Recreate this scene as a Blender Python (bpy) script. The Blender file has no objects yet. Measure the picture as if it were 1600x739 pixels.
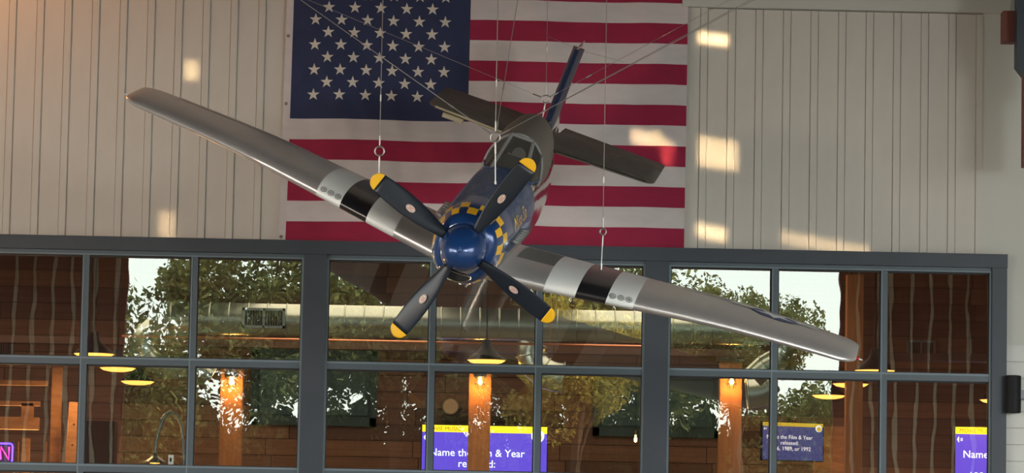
import bpy, math, random
import numpy as np
from mathutils import Vector, Matrix
random.seed(7); rng = np.random.default_rng(7)
S = bpy.context.scene
COL = S.collection
PI = math.pi

# ------------------------------------------------------------------ camera
FPX = 5600.0
CAM = Vector((0, -37.3, 1.6))
CR = Matrix.Rotation(-.0123, 3, 'Z') @ Matrix.Rotation(PI/2+.0944, 3, 'X') @ Matrix.Rotation(.019, 3, 'Z')
cd = bpy.data.cameras.new('camera'); cam = bpy.data.objects.new('camera', cd); COL.objects.link(cam)
cd.sensor_width = 36; cd.lens = FPX/1600*36; cd.clip_end = 400
cam.matrix_world = Matrix.Translation(CAM) @ CR.to_4x4()
S.camera = cam

# ------------------------------------------------------------------ exposure, sky, sun, lights
S.view_settings.view_transform = 'Standard'; S.view_settings.look = 'None'
S.view_settings.gamma = 1; S.view_settings.use_curve_mapping = False
S.view_settings.exposure = 0.74
SKY = 4.2
w = bpy.data.worlds.new('sky'); S.world = w; w.use_nodes = True
nt = w.node_tree; nt.nodes.clear()
out = nt.nodes.new('ShaderNodeOutputWorld'); bg = nt.nodes.new('ShaderNodeBackground')
tc = nt.nodes.new('ShaderNodeTexCoord'); sx = nt.nodes.new('ShaderNodeSeparateXYZ'); rp = nt.nodes.new('ShaderNodeValToRGB')
nt.links.new(tc.outputs['Generated'], sx.inputs[0]); nt.links.new(sx.outputs['Z'], rp.inputs[0])
e = rp.color_ramp.elements
e[0].position = 0.0; e[0].color = (.95, .95, .86, 1); e[1].position = 1.0; e[1].color = (.38, .55, .78, 1)
m_ = e.new(.12); m_.color = (.88, .93, .92, 1)
nt.links.new(rp.outputs[0], bg.inputs[0]); bg.inputs[1].default_value = SKY; nt.links.new(bg.outputs[0], out.inputs[0])

def lamp(name, kind, loc, energy, color=(1,1,1), size=.1, size_y=None, aim=None, spread=None, **kw):
    l = bpy.data.lights.new(name, kind); l.energy = energy; l.color = color
    o = bpy.data.objects.new(name, l); COL.objects.link(o); o.location = loc
    if kind == 'AREA':
        l.size = size
        if size_y: l.shape = 'RECTANGLE'; l.size_y = size_y
        if spread: l.spread = spread
    elif kind in ('POINT', 'SPOT'): l.shadow_soft_size = size
    if aim is not None: o.rotation_euler = (Vector(aim)-Vector(loc)).to_track_quat('-Z', 'Y').to_euler()
    return o
sun = lamp('sun', 'SUN', (40, -40, 22), 7.0, (1, .78, .48), aim=(0, -50, 2)); sun.data.angle = .01
# unseen fill lamps added to brighten the hall, warm glow near the left corner
for i, (x, c, p) in enumerate(((-8, (1,.72,.53), 330), (0, (1,.90,.86), 20), (8, (.90,.97,1), 250))):
    lamp('hall_fill', 'AREA', (x*1.5, -20, 4.4 if i != 1 else 9.6), p, c, 2.4, 1.0, aim=(x*.4, 0, 5 if i != 1 else -9))
# unseen narrow lamps added to stand in for small sunlight patches on the wall
for px, py, w_, h_, p in ((1115,63,.30,.10,.20),(1122,243,.40,.26,.34),(1112,366,.30,.10,.16),(1290,386,.9,.10,.20),(1012,222,.30,.12,.14),(1045,246,.12,.18,.10),(300,112,.12,.18,.06),(262,355,.16,.22,.07)):
    d_ = CR @ Vector(((px-800)/FPX, -(py-369.5)/FPX, -1.0)); q_ = CAM+d_*((0-CAM.y)/d_.y)
    lamp('sun_patch_lamp', 'AREA', (q_.x-1.5, -6.5, 9.9), p, (1,.72,.38), w_, h_, aim=q_, spread=math.radians(1.0))
lamp('warm_corner_light', 'POINT', (-5.9, -1.3, 8.7), 85, (1, .42, .15), .15)
# unseen fill added under the restaurant ceiling to brighten the room
for x in (-5.5, -1.5, 2.5):
    lamp('room_fill', 'AREA', (x, 6.0, 5.9), 60, (1, .70, .48), 2.2, 5.0, aim=(x, 6.5, 0))

# ------------------------------------------------------------------ helpers
def at(px, py, Y):
    d = CR @ Vector(((px-800)/FPX, -(py-369.5)/FPX, -1.0))
    return CAM + d*((Y-CAM.y)/d.y)
def tag(o, label=None, cat=None, group=None, kind=None):
    if label: o['label'] = label
    if cat: o['category'] = cat
    if group: o['group'] = group
    if kind: o['kind'] = kind
    return o
def empty(name, loc=(0,0,0), parent=None):
    o = bpy.data.objects.new(name, None); COL.objects.link(o); o.location = loc; o.empty_display_size = .1
    if parent: o.parent = parent
    return o
class MB:
    def __init__(s): s.v = []; s.f = []; s.m = []; s.o = (0,0,0)
    def add(s, v, f, m=0):
        n = len(s.v); s.v += [tuple(p) for p in v]; s.f += [tuple(i+n for i in q) for q in f]; s.m += [m]*len(f); return s
    def box(s, a, b, m=0, M=None):
        x0,y0,z0 = a; x1,y1,z1 = b
        v = [Vector(p) for p in ((x0,y0,z0),(x1,y0,z0),(x1,y1,z0),(x0,y1,z0),(x0,y0,z1),(x1,y0,z1),(x1,y1,z1),(x0,y1,z1))]
        if M: v = [M @ p for p in v]
        return s.add(v, [(0,3,2,1),(4,5,6,7),(0,1,5,4),(1,2,6,5),(2,3,7,6),(3,0,4,7)], m)
    def tube(s, pts, r, n=8, m=0, cap=True, up=None):
        pts = [Vector(p) for p in pts]; rr = r if isinstance(r, (list,tuple)) else [r]*len(pts)
        rings = []; up = Vector(up) if up else None
        for i, p in enumerate(pts):
            t = (pts[min(i+1,len(pts)-1)]-pts[max(i-1,0)]).normalized()
            if up is None: up = Vector((0,0,1)) if abs(t.z) < .9 else Vector((1,0,0))
            a = t.cross(up).normalized(); b = a.cross(t).normalized(); up = b
            rings.append([p+(a*math.cos(2*PI*k/n)+b*math.sin(2*PI*k/n))*rr[i] for k in range(n)])
        return s.loft(rings, m, cap)
    def loft(s, rings, m=0, cap=True, mf=None):
        n = len(rings[0]); v = [p for r in rings for p in r]; base = len(s.v)
        s.v += [tuple(p) for p in v]
        for i in range(len(rings)-1):
            for k in range(n):
                s.f.append((base+i*n+k, base+i*n+(k+1)%n, base+(i+1)*n+(k+1)%n, base+(i+1)*n+k))
                s.m.append(mf(i,k) if mf else m)
        if cap:
            s.f.append(tuple(base+k for k in reversed(range(n)))); s.m.append(m)
            s.f.append(tuple(base+(len(rings)-1)*n+k for k in range(n))); s.m.append(m)
        return s
    def lathe(s, prof, n=24, m=0, axis='z', o=(0,0,0), cap=True):
        o = Vector(o); R = []
        for r, h in prof:
            ring = []
            for k in range(n):
                a = 2*PI*k/n; c, q = r*math.cos(a), r*math.sin(a)
                ring.append(o+Vector({'z':(c,q,h),'y':(c,h,q),'x':(h,c,q)}[axis]))
            R.append(ring)
        return s.loft(R, m, cap)
    def torus(s, c, R, r, axis='y', n=24, k=8, m=0):
        rings = []
        c = Vector(c)
        for i in range(n+1):
            a = 2*PI*i/n
            e1 = {'y':Vector((math.cos(a),0,math.sin(a))),'z':Vector((math.cos(a),math.sin(a),0)),'x':Vector((0,math.cos(a),math.sin(a)))}[axis]
            ax = {'y':Vector((0,1,0)),'z':Vector((0,0,1)),'x':Vector((1,0,0))}[axis]
            rings.append([c+e1*(R+r*math.cos(2*PI*j/k))+ax*(r*math.sin(2*PI*j/k)) for j in range(k)])
        return s.loft(rings, m, False)
    def mesh(s, name, mats, smooth=False):
        me = bpy.data.meshes.new(name); me.from_pydata(s.v, [], s.f); 
        for mt in (mats if isinstance(mats,(list,tuple)) else [mats]): me.materials.append(mt)
        me.polygons.foreach_set('material_index', s.m)
        if smooth: me.polygons.foreach_set('use_smooth', [True]*len(s.f))
        me.validate(); me.update()
        return me
    def build(s, name, mats, parent=None, smooth=False, loc=None, recenter=False):
        me = s.mesh(name, mats, smooth); o = bpy.data.objects.new(name, me); COL.objects.link(o)
        if parent: o.parent = parent
        if loc is not None: o.location = loc
        if smooth:
            try: me.set_sharp_from_angle(angle=math.radians(38))
            except Exception: pass
        return o
def inst(name, me, loc=(0,0,0), parent=None, rot=None, scale=None):
    o = bpy.data.objects.new(name, me); COL.objects.link(o); o.location = loc
    if rot: o.rotation_euler = rot
    if scale: o.scale = scale
    if parent: o.parent = parent
    return o
def text_mesh(txt, size, align='LEFT', extr=0.0):
    c = bpy.data.curves.new('lettering', 'FONT'); c.body = txt; c.size = size; c.align_x = align; c.extrude = extr; c.resolution_u = 3
    o = bpy.data.objects.new('lettering', c); COL.objects.link(o)
    me = bpy.data.meshes.new_from_object(o); bpy.data.objects.remove(o); return me

# ------------------------------------------------------------------ materials
def mat(name, col, rough=.5, metal=0, emit=None, es=0, noise=None, bump=None, coat=0, spec=None, alpha=None):
    m = bpy.data.materials.new(name); m.use_nodes = True; t = m.node_tree; b = t.nodes['Principled BSDF']
    b.inputs['Base Color'].default_value = (*col, 1); b.inputs['Roughness'].default_value = rough; b.inputs['Metallic'].default_value = metal
    if spec is not None: b.inputs['Specular IOR Level'].default_value = spec
    if coat: b.inputs['Coat Weight'].default_value = coat; b.inputs['Coat Roughness'].default_value = .12
    if emit: b.inputs['Emission Color'].default_value = (*emit, 1); b.inputs['Emission Strength'].default_value = es
    if noise or bump:
        tc = t.nodes.new('ShaderNodeTexCoord'); mp = t.nodes.new('ShaderNodeMapping'); t.links.new(tc.outputs['Object'], mp.inputs[0])
    if noise:   # (scale vec, col2, lo, hi)
        sc, c2, lo, hi = noise
        mp.inputs['Scale'].default_value = sc
        n = t.nodes.new('ShaderNodeTexNoise'); n.inputs['Scale'].default_value = 1; n.inputs['Detail'].default_value = 5; n.inputs['Roughness'].default_value = .65
        r = t.nodes.new('ShaderNodeValToRGB'); r.color_ramp.elements[0].position = lo; r.color_ramp.elements[1].position = hi
        r.color_ramp.elements[0].color = (*col,1); r.color_ramp.elements[1].color = (*c2,1)
        t.links.new(mp.outputs[0], n.inputs[0]); t.links.new(n.outputs[0], r.inputs[0]); t.links.new(r.outputs[0], b.inputs['Base Color'])
    if bump:    # (scale vec, strength, distance)
        mp2 = t.nodes.new('ShaderNodeMapping'); t.links.new(tc.outputs['Object'], mp2.inputs[0]); mp2.inputs['Scale'].default_value = bump[0]
        n2 = t.nodes.new('ShaderNodeTexNoise'); n2.inputs['Scale'].default_value = 1; n2.inputs['Detail'].default_value = 3
        bp = t.nodes.new('ShaderNodeBump'); bp.inputs['Strength'].default_value = bump[1]; bp.inputs['Distance'].default_value = bump[2]
        t.links.new(mp2.outputs[0], n2.inputs[0]); t.links.new(n2.outputs[0], bp.inputs['Height']); t.links.new(bp.outputs[0], b.inputs['Normal'])
    return m
M = {}
M['siding'] = mat('siding', (.53,.50,.45), .55, noise=((1.5,1.5,.6),(.59,.56,.51),.3,.7), bump=((3,3,.8),.25,.01))
M['trim_white'] = mat('trim_white', (.55,.55,.50), .6)
M['tile'] = mat('tile', (.58,.58,.54), .35)
M['grout'] = mat('grout', (.36,.36,.34), .9)
M['steel_blue'] = mat('steel_blue', (.026,.036,.049), .45, noise=((2,2,2),(.035,.046,.062),.3,.7))
M['frame_blue'] = mat('frame_blue', (.068,.095,.115), .4)
M['bead'] = mat('bead', (.15,.20,.23), .4)
M['gasket'] = mat('gasket', (.01,.01,.012), .6)
M['flag_red'] = mat('flag_red', (.31,.010,.052), .85, noise=((3,3,8),(.26,.009,.044),.35,.7))
M['flag_white'] = mat('flag_white', (.60,.55,.55), .85, noise=((2,2,6),(.53,.485,.485),.35,.7))
M['flag_blue'] = mat('flag_blue', (.020,.028,.080), .85, noise=((3,3,3),(.025,.034,.095),.35,.7))
M['star'] = mat('star', (.60,.56,.50), .8)
M['brass'] = mat('brass', (.10,.07,.05), .4, .8)
M['silver'] = mat('silver', (.70,.67,.66), .34, .66, noise=((1.4,.5,1.2),(.60,.57,.56),.3,.72), bump=((2.2,.8,2),.2,.01))
M['silver_side'] = mat('silver_side', (.62,.60,.58), .13, 1.0, bump=((9,1.2,3),.35,.02))
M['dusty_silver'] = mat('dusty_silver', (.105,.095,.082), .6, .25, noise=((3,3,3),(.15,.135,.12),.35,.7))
M['walkway'] = mat('walkway', (.16,.155,.145), .75)
M['stripe_white'] = mat('stripe_white', (.88,.90,.88), .45, coat=.2)
M['stripe_black'] = mat('stripe_black', (.012,.012,.014), .3, coat=.4, noise=((9,2,9),(.03,.03,.032),.6,.8))
M['nose_blue'] = mat('nose_blue', (.012,.055,.20), .22, .25, coat=.6)
M['cowl_blue'] = mat('cowl_blue', (.028,.065,.17), .42, .1, coat=.2, noise=((9,4,9),(.16,.19,.24),.48,.80))
M['yellow'] = mat('yellow', (.95,.53,.015), .28, coat=.5)
M['prop_black'] = mat('prop_black', (.010,.016,.026), .36)
M['prop_yellow'] = mat('prop_yellow', (.92,.50,.008), .45)
M['decal_white'] = mat('decal_white', (.72,.68,.60), .5)
M['decal_red'] = mat('decal_red', (.45,.03,.03), .5)
M['chrome'] = mat('chrome', (.85,.72,.50), .08, 1.0)
M['intake_black'] = mat('intake_black', (.006,.006,.006), .5)
M['frame_grey'] = mat('frame_grey', (.23,.23,.23), .5, .3)
M['cockpit'] = mat('cockpit', (.05,.05,.045), .8)
M['navy'] = mat('navy', (.018,.03,.075), .35, coat=.3)
M['insignia_blue'] = mat('insignia_blue', (.06,.08,.24), .5)
M['insignia_white'] = mat('insignia_white', (.88,.88,.86), .5)
M['primer'] = mat('primer', (.42,.36,.24), .6)
M['cable'] = mat('cable', (.42,.40,.38), .35, .8)
M['galv'] = mat('galv', (.40,.39,.37), .4, .9)
M['red_lens'] = mat('red_lens', (.5,.01,.02), .2)
M['clear_lens'] = mat('clear_lens', (.7,.7,.7), .2)
M['glass_black'] = mat('glass_black', (.03,.032,.034), .15, coat=.5)
for i, c in enumerate(((.21,.115,.078),(.26,.145,.092),(.16,.09,.065),(.30,.165,.10))):
    M['wood%d'%i] = mat('plank_wood', c, .6, noise=((1.0,6,26),(c[0]*.6,c[1]*.58,c[2]*.6),.3,.75))
M['post_wood'] = mat('post_wood', (.42,.19,.07), .6, noise=((14,14,1.1),(.27,.12,.045),.35,.7))
M['rack_wood'] = mat('rack_wood', (.45,.22,.10), .65, noise=((3,3,12),(.26,.12,.055),.35,.7))
M['plaque'] = mat('plaque', (.80,.58,.34), .6)
M['beam_wood'] = mat('beam_wood', (.10,.058,.042), .6, noise=((.6,8,20),(.07,.04,.03),.3,.7))
M['teal'] = mat('teal', (.050,.135,.150), .5)
M['teal_dark'] = mat('teal_dark', (.030,.085,.095), .5)
M['duct'] = mat('duct', (.38,.47,.43), .32, .95)
M['lamp_black'] = mat('lamp_black', (.010,.011,.013), .6, spec=.25)
M['lamp_grey'] = mat('lamp_grey', (.12,.13,.14), .35, .5)
M['lamp_glow'] = mat('lamp_glow', (.9,.6,.2), .5, emit=(1,.44,.08), es=1.45)
M['bulb'] = mat('bulb', (1,.6,.2), .4, emit=(1,.50,.10), es=9)
M['room_dark'] = mat('room_dark', (.05,.035,.03), .8)
M['concrete'] = mat('concrete', (.20,.19,.18), .8, noise=((.7,.7,.7),(.26,.25,.23),.3,.7))
M['roof_brown'] = mat('roof_brown', (.045,.036,.032), .7)
M['board_brown'] = mat('board_brown', (.30,.105,.075), .7, noise=((6,6,.6),(.20,.072,.055),.35,.7))
M['batten_tan'] = mat('batten_tan', (.80,.68,.52), .6)
M['brick_red'] = mat('brick_red', (.16,.05,.035), .7)
M['screen_purple'] = mat('screen_purple', (.02,.01,.06), .3, emit=(.075,.045,.42), es=1.25, noise=None)
M['screen_dim'] = mat('screen_dim', (.02,.01,.05), .3, emit=(.05,.06,.20), es=.55)
M['screen_yellow'] = mat('screen_yellow', (.3,.2,0), .3, emit=(.90,.62,.02), es=1.25)
M['screen_yellow_dim'] = mat('screen_yellow_dim', (.3,.2,0), .3, emit=(.55,.42,.04), es=.5)
M['screen_white'] = mat('screen_white', (.5,.5,.5), .3, emit=(.75,.88,1), es=1.35)
M['screen_white_dim'] = mat('screen_white_dim', (.5,.5,.5), .3, emit=(.65,.7,.75), es=.7)
M['screen_ink'] = mat('screen_ink', (.1,.03,.0), .3, emit=(.18,.06,.0), es=1)
M['neon_blue'] = mat('neon_blue', (.1,.05,.5), .3, emit=(.13,.05,1.0), es=2.6)
M['neon_pink'] = mat('neon_pink', (.5,.02,.2), .3, emit=(1.0,.03,.28), es=3.0)
M['sign_back'] = mat('sign_back', (.02,.01,.06), .5)
M['bark'] = mat('bark', (.09,.065,.045), .9)
M['grass'] = mat('grass', (.05,.048,.034), .95, noise=((2,2,2),(.07,.066,.045),.3,.7))
def leafmat(name, a, b):
    m = bpy.data.materials.new(name); m.use_nodes = True; t = m.node_tree; t.nodes.clear()
    o = t.nodes.new('ShaderNodeOutputMaterial'); d = t.nodes.new('ShaderNodeBsdfDiffuse'); tr = t.nodes.new('ShaderNodeBsdfTranslucent'); mx = t.nodes.new('ShaderNodeMixShader')
    g = t.nodes.new('ShaderNodeNewGeometry'); r = t.nodes.new('ShaderNodeValToRGB'); r.color_ramp.elements[0].color = (*a,1); r.color_ramp.elements[1].color = (*b,1)
    t.links.new(g.outputs['Random Per Island'], r.inputs[0]); t.links.new(r.outputs[0], d.inputs[0]); t.links.new(r.outputs[0], tr.inputs[0])
    mx.inputs[0].default_value = .35; t.links.new(d.outputs[0], mx.inputs[1]); t.links.new(tr.outputs[0], mx.inputs[2]); t.links.new(mx.outputs[0], o.inputs[0]); return m
M['leaf_green'] = leafmat('leaf_green', (.07,.10,.04), (.36,.38,.15))
M['leaf_shaded'] = leafmat('leaf_shaded', (.015,.025,.015), (.05,.065,.03))  # hedge leaves: shade put into the colour
M['leaf_sunlit'] = leafmat('leaf_sunlit', (.30,.26,.06), (.85,.65,.16))  # golden sunlight put into the leaf colour
def glassmat(name, refl, tint, bump_d):
    m = bpy.data.materials.new(name); m.use_nodes = True; t = m.node_tree; t.nodes.clear()
    o = t.nodes.new('ShaderNodeOutputMaterial'); tr = t.nodes.new('ShaderNodeBsdfTransparent'); gl = t.nodes.new('ShaderNodeBsdfGlossy'); mx = t.nodes.new('ShaderNodeMixShader')
    tr.inputs[0].default_value = (*tint,1); gl.inputs['Roughness'].default_value = 0.0; gl.inputs[0].default_value = (.93,1,.94,1); mx.inputs[0].default_value = refl
    tc = t.nodes.new('ShaderNodeTexCoord'); mp = t.nodes.new('ShaderNodeMapping'); mp.inputs['Scale'].default_value = (3.2,1,.9)
    n = t.nodes.new('ShaderNodeTexNoise'); n.inputs['Scale'].default_value = 1.6; n.inputs['Detail'].default_value = 2.0; n.inputs['Roughness'].default_value = .6
    # slight waviness of the sheet: the mirror direction wanders by a thousandth or so
    ge = t.nodes.new('ShaderNodeNewGeometry')
    v1 = t.nodes.new('ShaderNodeVectorMath'); v1.operation = 'SUBTRACT'; v1.inputs[1].default_value = (.5,.5,.5)
    v2 = t.nodes.new('ShaderNodeVectorMath'); v2.operation = 'MULTIPLY'; v2.inputs[1].default_value = (bump_d, 0, bump_d*1.1)
    v3 = t.nodes.new('ShaderNodeVectorMath'); v3.operation = 'ADD'; v4 = t.nodes.new('ShaderNodeVectorMath'); v4.operation = 'NORMALIZE'
    t.links.new(tc.outputs['Object'], mp.inputs[0]); t.links.new(mp.outputs[0], n.inputs[0]); t.links.new(n.outputs['Color'], v1.inputs[0]); t.links.new(v1.outputs[0], v2.inputs[0])
    t.links.new(ge.outputs['Normal'], v3.inputs[0]); t.links.new(v2.outputs[0], v3.inputs[1]); t.links.new(v3.outputs[0], v4.inputs[0]); t.links.new(v4.outputs[0], gl.inputs['Normal'])
    t.links.new(tr.outputs[0], mx.inputs[1]); t.links.new(gl.outputs[0], mx.inputs[2]); t.links.new(mx.outputs[0], o.inputs[0]); return m
M['pane'] = glassmat('pane', .15, (.90,.93,.91), .0036)
def dustglass(name, col, rough, fac):
    m = bpy.data.materials.new(name); m.use_nodes = True; t = m.node_tree; b = t.nodes['Principled BSDF']; o = t.nodes['Material Output']
    b.inputs['Base Color'].default_value = (*col,1); b.inputs['Roughness'].default_value = rough
    tr = t.nodes.new('ShaderNodeBsdfTransparent'); tr.inputs[0].default_value = (.6,.6,.58,1); mx = t.nodes.new('ShaderNodeMixShader'); mx.inputs[0].default_value = fac
    t.links.new(tr.outputs[0], mx.inputs[1]); t.links.new(b.outputs[0], mx.inputs[2]); t.links.new(mx.outputs[0], o.inputs[0]); return m
M['canopy_glass'] = dustglass('dusty_glass', (.14,.125,.105), .5, .93)
M['windscreen_glass'] = dustglass('windscreen_glass', (.09,.085,.075), .25, .55)

# ------------------------------------------------------------------ the hall
def X(px, py=480): return at(px, py, 0).x
ZT, ZM0, ZM1, ZB0, ZB1 = 4.845, 3.705, 3.787, 2.592, 2.674
HALL, ROOF = 13.0, 10.5
def struct(name, mb, mats, parent=None):
    o = mb.build(name, mats, parent)
    if not parent: o['kind'] = 'structure'
    return o
XL0, XL1 = X(-53), X(1571)
struct('floor', MB().box((-HALL,-42,-.2),(HALL,14,0)), M['concrete'])
struct('ceiling', MB().box((-HALL-.5,-42.5,ROOF),(HALL+.5,.5,ROOF+.25)), M['roof_brown'])
# front wall: backing with siding panels over the window band
wf = empty('wall_front'); wf['kind'] = 'structure'
mb = MB(); mb.box((-HALL,.02,5.03),(HALL,.25,ROOF)); mb.box((-HALL,.02,0),(XL0,.25,5.03)); mb.box((XL1,.02,0),(HALL,.25,5.03))
mb.build('backing', M['trim_white'], wf)
P = .2903
def panel_mesh(z0, z1, nm):
    m = MB()
    # flat pan, then a narrow raised seam with a recessed joint each side
    prof = [(.002,0),(.002,-.020),(.206,-.020),(.208,-.014),(.212,-.014),(.214,-.032),(.280,-.032),(.282,-.018),(.289,-.018),(.289,0)]
    a = [(x,y,z0) for x,y in prof]; b = [(x,y,z1) for x,y in prof]; n = len(prof)
    m.add(a+b, [(i,(i+1)%n,n+(i+1)%n,n+i) for i in range(n)]+[tuple(range(n-1,-1,-1)), tuple(range(n,2*n))])
    # screw heads down the seam
    return m.mesh(nm, M['siding'])
k0 = int((X(0)+3.0)/P)
ph = at(1190-12, 200, 0).x - .205
x = ph - 40*P
tall = panel_mesh(5.035, ROOF, 'siding_panel'); lowp = panel_mesh(0, 5.035, 'siding_panel'); capp = panel_mesh(5.035, 7.575, 'siding_panel')
while x < XL1-.02:
    if x > -HALL:
        right = x > 2.2
        if x+P > XL1+.03: break
        inst('siding_panel', capp if right else tall, (x,0,0), wf)
        if x+P < XL0: inst('siding_panel', lowp, (x,0,0), wf)
    x += P
xe = x
# smooth white upper trim over the right bays, and the plain right end of the wall
struct('trim_1', MB().box((2.2,-.10,7.585),(XL1+.02,.02,ROOF)), M['trim_white'])
struct('trim_2', MB().box((xe-.01,-.02,5.036),(HALL,.02,ROOF)).box((XL1,-.02,4.0),(HALL,.02,5.036)), M['trim_white'])
wt = empty('wall_tiled'); wt['kind'] = 'structure'
MB().box((XL1+.005,-.012,0),(HALL,.02,4.0)).build('mortar_bed', M['grout'], wt)
tm = MB().box((0,-.022,0),(.345,0,.168)).mesh('tile', M['tile'])
mb = MB()
for r in range(23):
    for c in range(5):
        xx = XL1+.012+c*.35-(r%2)*.0; zz = .12+r*.173
        if r > 6 and c < 3: inst('tile', tm, (xx, -.010, zz), wt)
MB().box((XL1+.012,-.022,0),(XL1+1.8,-.010,1.3)).build('dado', M['tile'], wt)
struct('trim_3', MB().box((XL0-.05,-.14,4.895),(XL1,.05,5.035)).box((XL0-.05,-.15,5.02),(XL1,.05,5.036)), M['steel_blue'])   # header beam
def window(n, x0, mu, x1):
    w_ = empty('window_%d'%n, ((x0+x1)/2, 0, 0)); w_['kind'] = 'structure'; cx = (x0+x1)/2
    def bx(name, a, b, mt, ex=None):
        m = MB().box((a[0]-cx,a[1],a[2]), (b[0]-cx,b[1],b[2]))
        if ex:
            for (p, q) in ex: m.box((p[0]-cx,p[1],p[2]), (q[0]-cx,q[1],q[2]), 1)
        return m.build(name, [M[mt], M['bead']], w_)
    rows = [(ZM1, ZT), (ZB1, ZM0), (1.56, ZB0), (.45, 1.48)]
    bx('top_rail', (x0,-.07,ZT), (x1,.06,4.895), 'frame_blue', [((x0,-.075,ZT),(x1,-.07,ZT+.014))])
    for za, zb in ((ZM0,ZM1),(ZB0,ZB1),(1.48,1.56),(.37,.45)):
        bx('cross_rail', (x0,-.06,za), (x1,.06,zb), 'frame_blue', [((x0,-.066,zb-.022),(x1,-.058,zb-.003))])
    bx('kick_plate', (x0,-.05,0), (x1,.05,.37), 'steel_blue')
    xs = [x0]+mu+[x1]
    for i, m in enumerate(mu): bx('mullion', (m-.036,-.055,.37), (m+.036,.055,ZT), 'frame_blue', [((m-.033,-.061,.45),(m-.020,-.052,ZT))])
    bx('side_stile', (x0,-.07,.37), (x0+.022,.06,ZT), 'bead'); bx('side_stile', (x1-.022,-.07,.37), (x1,.06,ZT), 'bead')
    for za, zb in rows:
        for a, b in zip(xs[:-1], xs[1:]):
            a_ = a+(.02 if a == x0 else .034); b_ = b-(.02 if b == x1 else .034)
            p = MB().box((a_-(a_+b_)/2,-.004,za-(za+zb)/2), (b_-(a_+b_)/2,.004,zb-(za+zb)/2)).build('pane', M['pane'], w_)
            # single reflecting sheet
            p.data.clear_geometry(); h=(b_-a_)/2; v=(zb-za)/2
            p.data.from_pydata([(-h,0,-v),(h,0,-v),(h,0,v),(-h,0,v)], [], [(0,1,2,3)]); p.data.update()
            p.location = ((a_+b_)/2-cx, .012, (za+zb)/2)
            p.rotation_euler = (rng.normal(0,.0009), 0, rng.normal(0,.0009))
            g = MB()
            for (u0,v0,u1,v1) in ((a_,zb-.016,b_,zb),(a_,za,b_,za+.008),(a_,za,a_+.010,zb),(b_-.012,za,b_,zb)): g.box((u0-cx,-.03,v0),(u1-cx,.0,v1))
            g.build('gasket', M['gasket'], w_)
window(1, X(-30), [X(133.5), X(303)], X(474))
window(2, X(510), [X(676), X(842.5)], X(1007.5))
window(3, X(1044), [X(1210), X(1380.5)], X(1548))
for i, (a, b) in enumerate(((-53,-30),(474,510),(1007.5,1044),(1548,1571))):
    struct('trim_%d'%(4+i), MB().box((X(a),-.11,0),(X(b),.08,4.9)), M['steel_blue'])
# back of the hall: brown board walls beside a wide opening, light battens on them
def back_wall(name, x0, x1):
    w_ = empty(name, (0,-42,0)); w_['kind'] = 'structure'
    MB().box((x0,-.2,0),(x1,0,ROOF)).build('backing', M['board_brown'], w_)
    bd = MB().box((0,0,0),(.40,.03,ROOF)).mesh('board', M['board_brown']); bt = MB().box((0,0,0),(.07,.07,ROOF)).mesh('batten', M['batten_tan'])
    xx = x0
    while xx < x1-.3:
        inst('board', bd, (xx+.03,0,0), w_); inst('batten', bt, (xx+.40,0,0), w_); xx += .43
OPL, OPR = -7.62, 8.2
back_wall('wall_back_left', -HALL, OPL); back_wall('wall_back_right', OPR, HALL)
struct('wall_back_header', MB().box((OPL,-42.2,9.95),(OPR,-42,ROOF)), M['roof_brown'])
for nm_, xw in (('wall_left', -HALL-.2), ('wall_right', HALL)):      # unseen sides, bays and fascia shaped to let in only low light
    struct(nm_, MB().box((xw,-42,0),(xw+.2,-37,7.0)).box((xw,-22,0),(xw+.2,-21,7.0)).box((xw,-8,0),(xw+.2,0,7.0)).box((xw,-42,7.0),(xw+.2,0,ROOF)), M['siding'])
struct('trim_9', MB().box((-HALL,-12.2,6.9),(HALL,-12.0,ROOF)), M['roof_brown'])     # unseen baffle across the hall, added to keep light off the upper wall
for i, y in enumerate((-6.1, -14, -24, -36)):
    b = MB(); b.box((-HALL,y-.12,10.05),(HALL,y+.12,10.08)); b.box((-HALL,y-.015,10.08),(HALL,y+.015,10.42)); b.box((-HALL,y-.12,10.42),(HALL,y+.12,10.5))
    tag(b.build('roof_beam', M['steel_blue']), 'dark steel beam under the roof at the %s' % ('aircraft','far front','middle','very back')[i], 'beam')

# ------------------------------------------------------------------ flag
FX0, FX1, FZ1 = at(455.5,181,0).x, at(1071.5,230,0).x, None
FZ0 = at(700,383,0).z; SH = 32.75*36.9/5600; FZ1 = FZ0+13*SH
FXC = at(734,100,0).x
flag = empty('flag', ((FX0+FX1)/2, -.055, FZ0))
tag(flag, 'large American flag with stars and stripes hung flat on the siding behind the aircraft', 'flag')
def fy(x, z):     # folds: gentle vertical ripples, deeper to the fly end
    u = (x-FX0)/(FX1-FX0); v = (z-FZ0)/(FZ1-FZ0)
    return -.012*math.sin(x*5.1+z*1.3)-.007*math.sin(x*11+2*math.sin(z*1.7))*(.5+u)-.004*math.sin(z*9+x*23)-.012
def fxs(x, z): return x-(.024*(1-(z-FZ0)/(FZ1-FZ0))+.028*max(0,(4.9+.8-z))*.3)*(1-.75*(x-FX0)/(FX1-FX0))
def fpt(x, z, d=0): return (fxs(x,z)-flag.location.x, fy(x,z)-d, z-FZ0+.004*math.sin(x*4.1))
def sheet(name, x0, x1, z0, z1, mt, nx, nz, d=0):
    m = MB(); v = [fpt(x0+(x1-x0)*i/nx, z0+(z1-z0)*j/nz, d) for j in range(nz+1) for i in range(nx+1)]
    m.add(v, [(j*(nx+1)+i, j*(nx+1)+i+1, (j+1)*(nx+1)+i+1, (j+1)*(nx+1)+i) for j in range(nz) for i in range(nx)])
    o = m.build(name, M[mt], flag, smooth=True); return o
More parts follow.
